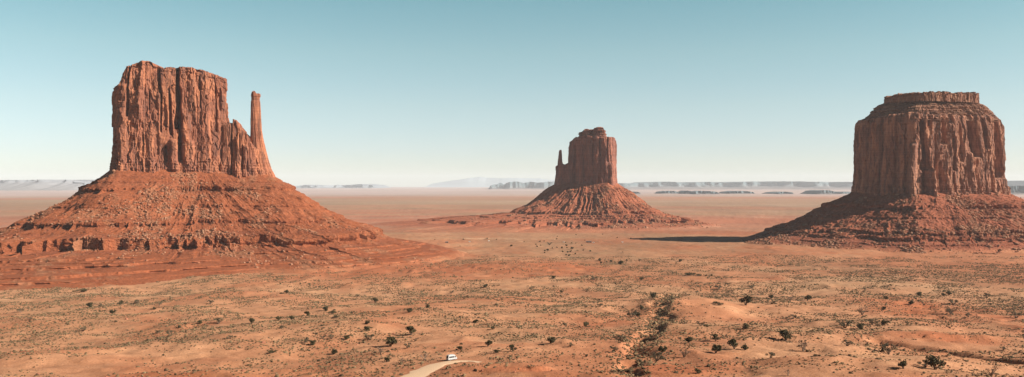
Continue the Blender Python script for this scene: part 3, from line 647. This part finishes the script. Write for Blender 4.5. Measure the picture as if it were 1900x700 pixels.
# ================================================================== JUNIPERS AND BUSHES
def leaf_mat(name, a, b):
    m, nt, bs = nodes(name)
    oi = N(nt, 'ShaderNodeObjectInfo')
    col = mix(nt, ramp(nt, noise(nt, pos(nt, (1.7,)*3), 3), [(.35, 0.), (.65, 1.)]), a, b)
    col = mix(nt, 1.0, col, ramp(nt, oi.outputs['Random'], [(0, .8), (1, 1.25)]), 'MULTIPLY')
    nt.links.new(col, bs.inputs['Base Color']); return m
L_jun = leaf_mat('juniper_leaf', (.052, .043, .02), (.09, .073, .035))
L_grey = leaf_mat('sage_leaf', (.09, .07, .042), (.135, .105, .063))
L_dry = leaf_mat('dry_twig', (.14, .09, .063), (.20, .125, .085))
M_bark = plain('bark', (.19, .13, .09), .9, .1)
def tube_pts(path, rad, k=5):
    V = []; Fc = []
    for (p, r) in zip(path, rad):
        for j in range(k): V.append((p[0]+r*math.cos(j*6.283/k), p[1]+r*math.sin(j*6.283/k), p[2]))
    for i in range(len(path)-1):
        for j in range(k): Fc.append((i*k+j, i*k+(j+1) % k, (i+1)*k+(j+1) % k, (i+1)*k+j))
    return V, Fc
def make_bush(kind, seed):
    """unit-height bush: (crown mesh, trunk mesh)"""
    r = random.Random(seed); V = []; Fc = []; TV = []; TF = []
    nl = {'juniper': 7, 'round': 6, 'sparse': 8, 'bare': 8, 'flat': 6}[kind]; lobes = []
    for i in range(nl):
        a = r.uniform(0, 6.28); q = r.uniform(.1, .42)
        if kind == 'juniper': lobes.append((q*math.cos(a), q*math.sin(a), r.uniform(.42, .8), r.uniform(.17, .27)))
        elif kind == 'round': lobes.append((q*.8*math.cos(a), q*.8*math.sin(a), r.uniform(.28, .7), r.uniform(.2, .3)))
        elif kind == 'flat': lobes.append((q*2.0*math.cos(a), q*1.6*math.sin(a), r.uniform(.3, .6), r.uniform(.22, .34)))
        else: lobes.append((q*1.35*math.cos(a), q*1.35*math.sin(a), r.uniform(.35, .85), r.uniform(.13, .22)))
    per = {'juniper': 100, 'round': 120, 'sparse': 48, 'bare': 26, 'flat': 100}[kind]; sz = {'juniper': .055, 'round': .055, 'sparse': .05, 'bare': .035, 'flat': .06}[kind]
    for (x, y, z, R) in lobes:
        for _ in range(per):
            while True:
                d = [r.gauss(0, 1) for _ in range(3)]; l = math.sqrt(sum(c*c for c in d))
                if l > .1: break
            rr = R*(r.random()**.4)*r.uniform(.85, 1.2); c = [x+d[0]/l*rr, y+d[1]/l*rr, max(.04, z+d[2]/l*rr*.9)]
            u = [r.gauss(0, 1) for _ in range(3)]; w = [r.gauss(0, 1) for _ in range(3)]
            lu = math.sqrt(sum(q*q for q in u)); lw = math.sqrt(sum(q*q for q in w)); s1 = sz*r.uniform(.6, 1.5)
            b = len(V)
            V += [[c[k]+u[k]/lu*s1 for k in range(3)], [c[k]+w[k]/lw*s1 for k in range(3)], [c[k]-u[k]/lu*s1 for k in range(3)], [c[k]-w[k]/lw*s1 for k in range(3)]]
            Fc.append((b, b+1, b+2, b+3))
        # limb towards the lobe
        base = (r.uniform(-.03, .03), r.uniform(-.03, .03), -.08)
        mid = (x*.35+r.uniform(-.04, .04), y*.35+r.uniform(-.04, .04), z*.45)
        tv, tf = tube_pts([base, mid, (x, y, z), (x*1.2, y*1.2, z+R*.7)], [.045, .03, .016, .006]); o = len(TV)
        TV += tv; TF += [tuple(i+o for i in f) for f in tf]
    lm = {'juniper': L_jun, 'round': L_jun, 'flat': L_jun, 'sparse': L_grey, 'bare': L_dry}[kind]
    return mesh('crown', V, Fc, lm), mesh('trunk', TV, TF, M_bark)
PROTO = {k: [make_bush(k, i*7+len(k)) for i in range(3)] for k in ('juniper', 'round', 'sparse', 'bare', 'flat')}
BUSH = []   # (px, py of the foot, width px, kind)
def add(x0, sc_, y0, L):
    for x, y, s, k in L: BUSH.append((x0+x/sc_, y0+y/sc_, s/sc_, {'j': 'juniper', 'r': 'round', 's': 'sparse', 'b': 'bare', 'f': 'flat'}[k]))
add(0, 3.181, 480, [(118, 318, 36, 's'), (525, 290, 46, 'r'), (595, 286, 30, 's'), (600, 312, 24, 'f'), (660, 330, 40, 'j'), (712, 272, 36, 'r'), (812, 268, 38, 's'), (912, 303, 27, 'r'), (938, 280, 30, 's'), (500, 195, 44, 'f'), (455, 192, 20, 'f'),
    (1240, 268, 38, 's'), (1178, 385, 34, 'r'), (1290, 385, 52, 's'), (1055, 412, 26, 'r'), (1483, 384, 46, 'j'), (930, 444, 32, 's'), (998, 452, 38, 's'), (490, 430, 40, 's'), (445, 440, 17, 's'), (175, 365, 34, 's'), (1355, 475, 34, 's')])
add(460, 3.181, 480, [(228, 205, 33, 'r'), (200, 210, 22, 'f'), (752, 257, 42, 'r'), (455, 310, 42, 'r'), (352, 342, 40, 'j'), (500, 325, 40, 'f'), (525, 350, 32, 'f'), (618, 332, 30, 's'), (178, 367, 38, 'j'), (258, 364, 34, 'j'), (198, 415, 28, 's'), (705, 388, 36, 'r'),
    (700, 430, 46, 'r'), (578, 480, 44, 'r'), (505, 567, 48, 'r'), (440, 475, 34, 's'), (495, 475, 38, 's'), (382, 512, 48, 'r'), (335, 502, 46, 's'), (718, 480, 54, 's'), (965, 452, 68, 'j'), (840, 522, 82, 'j'), (783, 565, 60, 'b'), (940, 530, 50, 's'), (985, 490, 28, 's'),
    (1040, 602, 60, 'b'), (820, 613, 44, 'r'), (912, 618, 48, 'b'), (1256, 541, 36, 'r'), (1415, 522, 54, 'j'), (1465, 560, 34, 'r'), (1345, 383, 38, 'r'), (1447, 421, 30, 'j'), (1065, 292, 36, 'r'), (950, 320, 44, 'r'), (1403, 171, 34, 'r'), (1200, 208, 26, 's'), (650, 225, 22, 's'), (145, 558, 40, 'f')])
add(920, 3.181, 480, [(100, 550, 54, 'j'), (325, 502, 60, 'r'), (535, 402, 44, 'r'), (742, 492, 60, 's'), (712, 480, 44, 's'), (705, 553, 44, 's'), (440, 522, 38, 's'), (535, 580, 24, 'r'), (930, 231, 50, 'r'), (865, 300, 34, 'r'), (800, 350, 60, 's'), (840, 345, 50, 'r'), (615, 287, 34, 's'),
    (1475, 276, 76, 'j'), (1312, 272, 44, 'f'), (1483, 417, 50, 'r'), (1140, 496, 60, 'r'), (1298, 490, 56, 'j'), (1300, 560, 70, 'j'), (1412, 535, 80, 'j'), (1470, 542, 46, 'r'), (1210, 400, 46, 's'), (1250, 403, 34, 'f'), (1195, 682, 50, 'r'), (980, 562, 60, 'j'), (950, 606, 76, 's'), (1112, 585, 66, 'b'),
    (340, 122, 30, 'r'), (740, 33, 36, 'r'), (680, 21, 18, 'r'), (612, 14, 22, 'r'), (1145, 99, 44, 'f'), (1200, 102, 30, 'f'), (1240, 106, 18, 'r'), (1275, 106, 18, 'r'), (860, 127, 26, 'r'), (580, 127, 36, 's'), (1090, 20, 26, 'r'), (1370, 152, 26, 'f'), (1318, 184, 42, 's'), (600, 167, 20, 's'), (385, 202, 24, 'r'), (1510, 177, 32, 's')])
add(1380, 3.183, 480, [(162, 236, 36, 'r'), (180, 268, 28, 's'), (275, 252, 50, 'b'), (375, 249, 50, 'j'), (1035, 222, 40, 'r'), (838, 241, 32, 'r'), (988, 273, 40, 'r'), (1180, 221, 28, 'r'), (1213, 216, 38, 'r'), (830, 304, 32, 'r'), (700, 333, 70, 'b'), (290, 358, 42, 's'), (600, 412, 74, 's'), (685, 417, 54, 'r'),
    (760, 393, 50, 's'), (832, 394, 50, 'r'), (250, 488, 84, 'j'), (355, 548, 84, 'b'), (12, 541, 40, 'j'), (160, 587, 52, 's'), (612, 517, 58, 's'), (858, 565, 88, 's'), (945, 652, 66, 'j'), (1135, 655, 106, 'j'), (1072, 645, 70, 's'), (1465, 695, 84, 'b'), (1240, 277, 52, 's'), (1225, 331, 52, 's'), (1328, 347, 40, 's'), (1610, 352, 56, 's'),
    (1440, 232, 44, 's'), (1535, 543, 34, 's'), (420, 578, 30, 'f'), (265, 693, 52, 'b')])
add(1000, 9.5, 420, [(405, 402, 52, 'j'), (485, 352, 56, 'r'), (490, 387, 36, 'r'), (580, 410, 66, 'j'), (420, 462, 48, 'r'), (505, 467, 44, 'r'), (560, 457, 48, 'r'), (645, 502, 46, 'j'), (535, 527, 56, 'r'), (480, 517, 40, 'r'), (100, 440, 40, 'r'), (155, 432, 60, 'r'), (190, 332, 84, 's'), (235, 392, 30, 'r'), (315, 382, 36, 'r'), (320, 227, 30, 'r'),
    (325, 187, 24, 'r'), (785, 432, 34, 'r'), (905, 447, 40, 'r'), (1065, 602, 50, 'j'), (1100, 652, 50, 'r'), (1195, 642, 40, 'r'), (1265, 627, 48, 'r'), (1550, 617, 50, 'r'), (1780, 617, 60, 's'), (655, 157, 26, 'r'), (1120, 147, 24, 'r'), (1380, 207, 30, 'r'), (1625, 224, 32, 'r'), (650, 307, 26, 'r'), (760, 347, 40, 'r'),
    (470, 297, 26, 'r'), (575, 302, 30, 'r'), (810, 257, 24, 'j'), (95, 272, 32, 'r'), (20, 277, 36, 'r'), (1480, 462, 24, 's'), (35, 347, 30, 'r'), (100, 475, 34, 'r'), (680, 440, 40, 's')])
add(800, 9.5, 420, [(1415, 357, 56, 'r'), (1850, 327, 32, 'r'), (1865, 367, 40, 'r'), (510, 359, 22, 'r'), (90, 366, 22, 'r'), (1640, 282, 26, 'r'), (570, 245, 44, 's'), (1150, 245, 34, 's'), (980, 240, 50, 's'), (65, 242, 24, 'r')])

KN = {'juniper': 'dark juniper', 'round': 'dark rounded bush', 'sparse': 'loose greyish bush', 'bare': 'brown nearly bare bush', 'flat': 'low flat bush'}
def zone(px, py):
    if py < 475:
        if px < 1000: return 'on flats before the middle butte, left part'
        if px < 1085 and py > 455: return 'in the distant green clump at the valley centre'
        return 'on the far flats right of centre'
    if py < 540:
        if px < 480: return 'at the foot of the left butte'
        if px < 1000: return 'on the red ground right of the left butte'
        if px < 1240: return 'on the mid valley floor in the centre'
        return 'on the pale flats before the right butte'
    col = [(150, 'at the plain\'s far left'), (330, 'on the plain below the left butte'), (480, 'on the plain below the rock finger'), (600, 'midway between finger and van'), (730, 'on the slope left of the van'), (840, 'just behind the van and road'),
           (960, 'on the sand right of the van'), (1180, 'in the open centre plain'), (1260, 'along the dark gully'), (1400, 'on or below the sand knoll'), (1480, 'right of the sand knoll'), (1600, 'between knoll and right wash'), (1700, 'by the right cut bank'), (1901, 'at the plain\'s far right')]
    z = next(n for c, n in col if px < c)
    row = 'upper' if py < 590 else 'middle' if py < 640 else 'lowest'
    return z+', '+row+' row'
ORD = 'first second third fourth fifth sixth seventh eighth ninth tenth eleventh twelfth thirteenth fourteenth fifteenth sixteenth seventeenth eighteenth nineteenth twentieth'.split()
cells = {}
for b in BUSH: cells.setdefault((b[3], zone(b[0], b[1])), []).append(b)
cnt = {}
for (kind, zn), L in cells.items():
    L.sort(key=lambda b: b[0])
    big = max(b[2] for b in L)
    for i, (px, py, w, k) in enumerate(L):
        size = 'large' if w > 20 else 'small' if w < 8 else 'medium'
        lab = f'{size} {KN[kind]} {zn}' if len(L) == 1 else f'{size} {KN[kind]} {zn}, {ORD[i]} from left'.replace(' the ', ' ') if len(f'{size} {KN[kind]} {zn}'.split()) > 13 else f'{size} {KN[kind]} {zn}, {ORD[i]} from left'
        x, y, z = hit(px, min(py, 702))
        wid = w*y/F0*.95; hgt = wid*{'juniper': .84, 'round': .8, 'sparse': .72, 'bare': .8, 'flat': .5}[kind]
        cr, tr = PROTO[kind][cnt.get(kind, 0) % 3]; cnt[kind] = cnt.get(kind, 0)+1
        nm = 'juniper' if kind == 'juniper' else 'bush'
        e = empty(nm, (x, y, z-.05*hgt), lab, nm, 'junipers and bushes scattered over the desert floor')
        e.rotation_euler.z = random.uniform(0, 6.28); q = wid/1.0; e.scale = (q, q, hgt*1.05)
        put('crown', cr, e); put('trunk', tr, e)

# ================================================================== VAN
def rot2(a): c, s = math.cos(a), math.sin(a); return lambda x, y: (x*c-y*s, x*s+y*c)
M_white = plain('van_paint', (.43, .43, .42), .5, .3); M_glass = plain('van_glass', (.03, .035, .04), .1, .6); M_black = plain('rubber', (.03, .03, .03), .8, .2)
M_chr = plain('hubcap', (.55, .55, .55), .35, .5, .6); M_red = plain('tail_lamp_red', (.45, .03, .02), .3, .5); M_grey = plain('bumper_grey', (.28, .28, .28), .6, .3)
def prism(pts, y0, y1, taper=None):
    n = len(pts); V = [(x, y0, z) for x, z in pts]+[(x, y1, z) for x, z in pts]
    return V, n
import bmesh
def bm_obj(name, bm, mat, parent, bevel=0):
    if bevel: bmesh.ops.bevel(bm, geom=[e for e in bm.edges], offset=bevel, segments=2, affect='EDGES', clamp_overlap=True)
    bmesh.ops.recalc_face_normals(bm, faces=bm.faces)
    me = bpy.data.meshes.new(name); bm.to_mesh(me); bm.free(); me.materials.append(mat)
    return put(name, me, parent)
def loft(sections):
    bm = bmesh.new(); rings = []
    for s in sections: rings.append([bm.verts.new(p) for p in s])
    n = len(rings[0])
    for a, b in zip(rings[:-1], rings[1:]):
        for i in range(n): bm.faces.new((a[i], a[(i+1) % n], b[(i+1) % n], b[i]))
    bm.faces.new(rings[0]); bm.faces.new(rings[-1][::-1]); return bm
def bbox(x0, x1, y0, y1, z0, z1):
    return loft([[(x0, y0, z0), (x1, y0, z0), (x1, y1, z0), (x0, y1, z0)], [(x0, y0, z1), (x1, y0, z1), (x1, y1, z1), (x0, y1, z1)]])
def panel(p, nrm, th=.02):
    bm = bmesh.new(); a = [bm.verts.new(q) for q in p]; b = [bm.verts.new([q[k]+nrm[k]*th for k in range(3)]) for q in p]; n = len(p)
    bm.faces.new(a); bm.faces.new(b[::-1])
    for i in range(n): bm.faces.new((a[i], a[(i+1) % n], b[(i+1) % n], b[i]))
    return bm
def van():
    x, y, z = hit(838, 669.3)
    v = empty('camper_van', (x, y, z+.12), 'white high roofed camper van stopped on the pale dirt road', 'van')
    v.rotation_euler.z = math.radians(39); v.scale = (.93,)*3
    side = [(-2.65, .45), (2.45, .42), (2.68, .62), (2.62, 1.05), (2.25, 1.38), (1.72, 2.1), (1.4, 2.62), (1.0, 2.78), (-2.35, 2.8), (-2.55, 2.6), (-2.68, 1.2)]
    secs = []
    for yy, k in ((-1.0, .93), (-.99, 1.0), (.99, 1.0), (1.0, .93)):
        secs.append([(p[0]*(k if False else 1), (yy*(1 if p[1] < 1.4 else 1-.09*(p[1]-1.4)/1.4)), p[1]) for p in side])
    secs = [secs[1], secs[2]]
    bm_obj('body', loft(secs), M_white, v, .05)
    yw = lambda zz: .99*(1 if zz < 1.4 else 1-.09*(zz-1.4)/1.4)
    for sgn in (-1, 1):
        for (x0, x1) in ((-2.2, -1.25), (-1.15, -.25), (-.15, .75)):
            q = [(x0, sgn*yw(1.32), 1.32), (x1, sgn*yw(1.32), 1.32), (x1, sgn*yw(2.1), 2.1), (x0, sgn*yw(2.1), 2.1)]
            bm_obj('side_window', panel(q, (0, sgn, 0), .03), M_glass, v)
        q = [(1.05, sgn*yw(1.35), 1.35), (2.1, sgn*yw(1.38), 1.38), (1.62, sgn*yw(2.05), 2.05), (1.05, sgn*yw(2.05), 2.05)]
        bm_obj('door_window', panel(q, (0, sgn, 0), .015), M_glass, v)
        bm_obj('sill_trim', bbox(-1.2, 1.3, sgn*.99-.02, sgn*.99+.02, .45, .62), M_grey, v)
        bm_obj('mirror', bbox(1.45, 1.6, min(sgn*1.0, sgn*1.2), max(sgn*1.0, sgn*1.2), 1.35, 1.6), M_black, v)
        for wx in (-1.55, 1.6):
            bm = bmesh.new(); bmesh.ops.create_cone(bm, cap_ends=True, segments=20, radius1=.36, radius2=.36, depth=.24)
            bmesh.ops.rotate(bm, verts=bm.verts, matrix=__import__('mathutils').Matrix.Rotation(math.pi/2, 3, 'X')); bmesh.ops.translate(bm, verts=bm.verts, vec=(wx, sgn*.9, .36))
            w = bm_obj('wheel', bm, M_black, v)
            bm = bmesh.new(); bmesh.ops.create_cone(bm, cap_ends=True, segments=16, radius1=.22, radius2=.2, depth=.26)
            bmesh.ops.rotate(bm, verts=bm.verts, matrix=__import__('mathutils').Matrix.Rotation(math.pi/2, 3, 'X')); bmesh.ops.translate(bm, verts=bm.verts, vec=(wx, sgn*.91, .36))
            bm_obj('rim', bm, M_chr, w)
        bm_obj('tail_lamp', bbox(-2.72, -2.64, sgn*.82-.07, sgn*.82+.07, .95, 1.35), M_red, v)
        bm_obj('headlight', bbox(2.6, 2.69, sgn*.75-.14, sgn*.75+.14, .72, .92), M_chr, v)
    bm_obj('rear_window', panel([(-2.66, -.8, 1.3), (-2.66, .8, 1.3), (-2.60, .72, 2.3), (-2.60, -.72, 2.3)], (-1, 0, 0), .03), M_glass, v)
    bm_obj('windshield', panel([(2.2, -.8, 1.45), (2.2, .8, 1.45), (1.76, .74, 2.05), (1.76, -.74, 2.05)], (.83, 0, .56), .03), M_glass, v)
    bm_obj('bumper', bbox(-2.82, -2.66, -.95, .95, .42, .62), M_grey, v); bm_obj('bumper', bbox(2.62, 2.78, -.93, .93, .4, .6), M_grey, v)
    bm_obj('roof_box', bbox(-1.6, -.6, -.45, .45, 2.79, 2.93), M_white, v, .03)
van()

# ================================================================== FAR SHEDS AND PARKED VEHICLES
M_shed = plain('shed_boards', (.10, .07, .055), .9, .1); M_roof = plain('shed_roof', (.16, .13, .12), .7, .3); M_pale = plain('pale_paint', (.7, .68, .62), .5, .4)
def shed(px, py, L, w, h, label, rz, walls=M_shed):
    x, y, z = hit(px, py); s = empty('shed', (x, y, z-.1), label, 'shed'); s.rotation_euler.z = rz
    bm_obj('wall', bbox(-L/2, L/2, -w/2, w/2, 0, h), walls, s)
    bm_obj('roof', loft([[(-L/2-.3, -w/2-.4, h), (-L/2-.3, w/2+.4, h), (-L/2-.3, 0, h+.9)], [(L/2+.3, -w/2-.4, h), (L/2+.3, w/2+.4, h), (L/2+.3, 0, h+.9)]]), M_roof, s)
    bm_obj('door', bbox(-.5, .5, -w/2-.03, -w/2+.02, .05, min(2.1, h-.2)), M_grey, s)
shed(1092.5, 450.6, 12, 5, 2.8, 'long low dark shed on the far flats, right of the green clump', -.02)
shed(829, 450.6, 6.5, 4.5, 2.2, 'short dark shed on the far flats, left of the pale track', .03)
def car(px, py, label, rz, m=M_pale):
    x, y, z = hit(px, py); s = empty('parked_car', (x, y, z), label, 'car', 'cars parked on the far flats'); s.rotation_euler.z = rz
    prof = [(-2.2, .4), (2.2, .4), (2.25, .85), (1.3, 1.0), (.8, 1.6), (-1.5, 1.65), (-2.2, 1.1)]
    bm_obj('body', loft([[(a, -.85, b) for a, b in prof], [(a, .85, b) for a, b in prof]]), m, s, .05)
    for sg in (-1, 1):
        bm_obj('window', panel([(-1.5, sg*.86, 1.05), (1.1, sg*.86, 1.05), (.72, sg*.86, 1.5), (-1.4, sg*.86, 1.5)], (0, sg, 0)), M_glass, s)
        for wx in (-1.35, 1.35):
            bm = bmesh.new(); bmesh.ops.create_cone(bm, cap_ends=True, segments=12, radius1=.36, radius2=.36, depth=.2)
            bmesh.ops.rotate(bm, verts=bm.verts, matrix=__import__('mathutils').Matrix.Rotation(math.pi/2, 3, 'X')); bmesh.ops.translate(bm, verts=bm.verts, vec=(wx, sg*.82, .36)); bm_obj('wheel', bm, M_black, s)
car(871.5, 449.3, 'white vehicle by the pale track, right of the short dark shed', .3)
car(1101.5, 451, 'tiny white vehicle at the right end of the long dark shed', .1)
car(1045.5, 449.8, 'tiny white vehicle on the sand left of the long dark shed', -.4)
car(1155, 450, 'tiny white vehicle alone on the grey flats right of the long shed', .5)
car(907, 447.6, 'tiny white vehicle among bushes near the middle of the pale track', .8)

# ================================================================== AIR, SKY, SUN
SUN_EL, SUN_DIR = math.radians(29.5), np.array([.98, -.19])   # towards the sun, on plan
def haze():
    x, y0, y1, z0, z1 = 82000, -1200, 50000, -134.5-10, 480
    V = [(-x, y0, z0), (x, y0, z0), (x, y1, z0), (-x, y1, z0), (-x, y0, z1), (x, y0, z1), (x, y1, z1), (-x, y1, z1)]
    Fc = [(0, 3, 2, 1), (4, 5, 6, 7), (0, 1, 5, 4), (1, 2, 6, 5), (2, 3, 7, 6), (3, 0, 4, 7)]
    m = bpy.data.materials.new('haze_air'); m.use_nodes = True; nt = m.node_tree; nt.nodes.clear()
    o = nt.nodes.new('ShaderNodeOutputMaterial'); v = nt.nodes.new('ShaderNodeVolumePrincipled')
    v.inputs['Color'].default_value = (.86, .93, 1.0, 1); v.inputs['Density'].default_value = HAZE; v.inputs['Anisotropy'].default_value = 0.
    nt.links.new(v.outputs[0], o.inputs['Volume'])
    obj('haze', V, Fc, m, props={'kind': 'stuff'})
HAZE = 1.9e-5
haze()
w = bpy.data.worlds.new('World'); sc.world = w; w.use_nodes = True; nt = w.node_tree
SKYR = [(0, (.93, .98, 1.08)), (.036, (.97, .99, 1.07)), (.083, (1.05, 1.05, .96)), (.141, (1.02, 1.11, .90)), (.2, (.84, 1.10, .86)), (.3, (.26, .34, .31)), (.5, (.13, .17, .18)), (1, (.10, .13, .16))]  # sky above the view dimmed on purpose to weaken the fill light
bg = nt.nodes['Background']; sky = nt.nodes.new('ShaderNodeTexSky'); sky.sky_type = 'NISHITA'; sky.sun_disc = False
az = math.atan2(SUN_DIR[0], SUN_DIR[1])
sky.sun_elevation = SUN_EL; sky.sun_rotation = az; sky.altitude = 1600; sky.air_density = 1.0; sky.dust_density = 1.2; sky.ozone_density = 1.0
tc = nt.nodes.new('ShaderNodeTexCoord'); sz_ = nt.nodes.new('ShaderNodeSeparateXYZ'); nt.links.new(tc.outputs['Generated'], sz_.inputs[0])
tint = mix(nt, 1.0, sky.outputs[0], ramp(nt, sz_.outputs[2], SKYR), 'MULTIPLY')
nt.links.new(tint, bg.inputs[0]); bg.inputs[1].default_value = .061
sd = bpy.data.lights.new('sun', 'SUN'); sd.energy = 5.0; sd.angle = math.radians(.5); sd.color = (1, .93, .84)
so = bpy.data.objects.new('sun', sd); COL.objects.link(so)
from mathutils import Vector
dv = Vector((SUN_DIR[0]*math.cos(SUN_EL)/np.hypot(*SUN_DIR), SUN_DIR[1]*math.cos(SUN_EL)/np.hypot(*SUN_DIR), math.sin(SUN_EL)))
so.rotation_euler = dv.to_track_quat('Z', 'Y').to_euler(); so.location = (0, 0, 500)

cd = bpy.data.cameras.new('camera'); cam = bpy.data.objects.new('camera', cd); COL.objects.link(cam); sc.camera = cam
cd.sensor_width = 36; cd.lens = 36*F0/1900; cd.clip_start = .5; cd.clip_end = 200000
cam.location = (0, 0, 0); cam.rotation_euler = (math.radians(90)-math.atan((350-HY)/F0), 0, 0)
sc.view_settings.view_transform = 'Standard'; sc.view_settings.look = 'None'; sc.view_settings.exposure = 1.06; sc.view_settings.gamma = 1
sc.view_settings.use_curve_mapping = False
sc.cycles.use_denoising = True; sc.cycles.volume_bounces = 1; sc.cycles.max_bounces = 6; sc.cycles.diffuse_bounces = 2
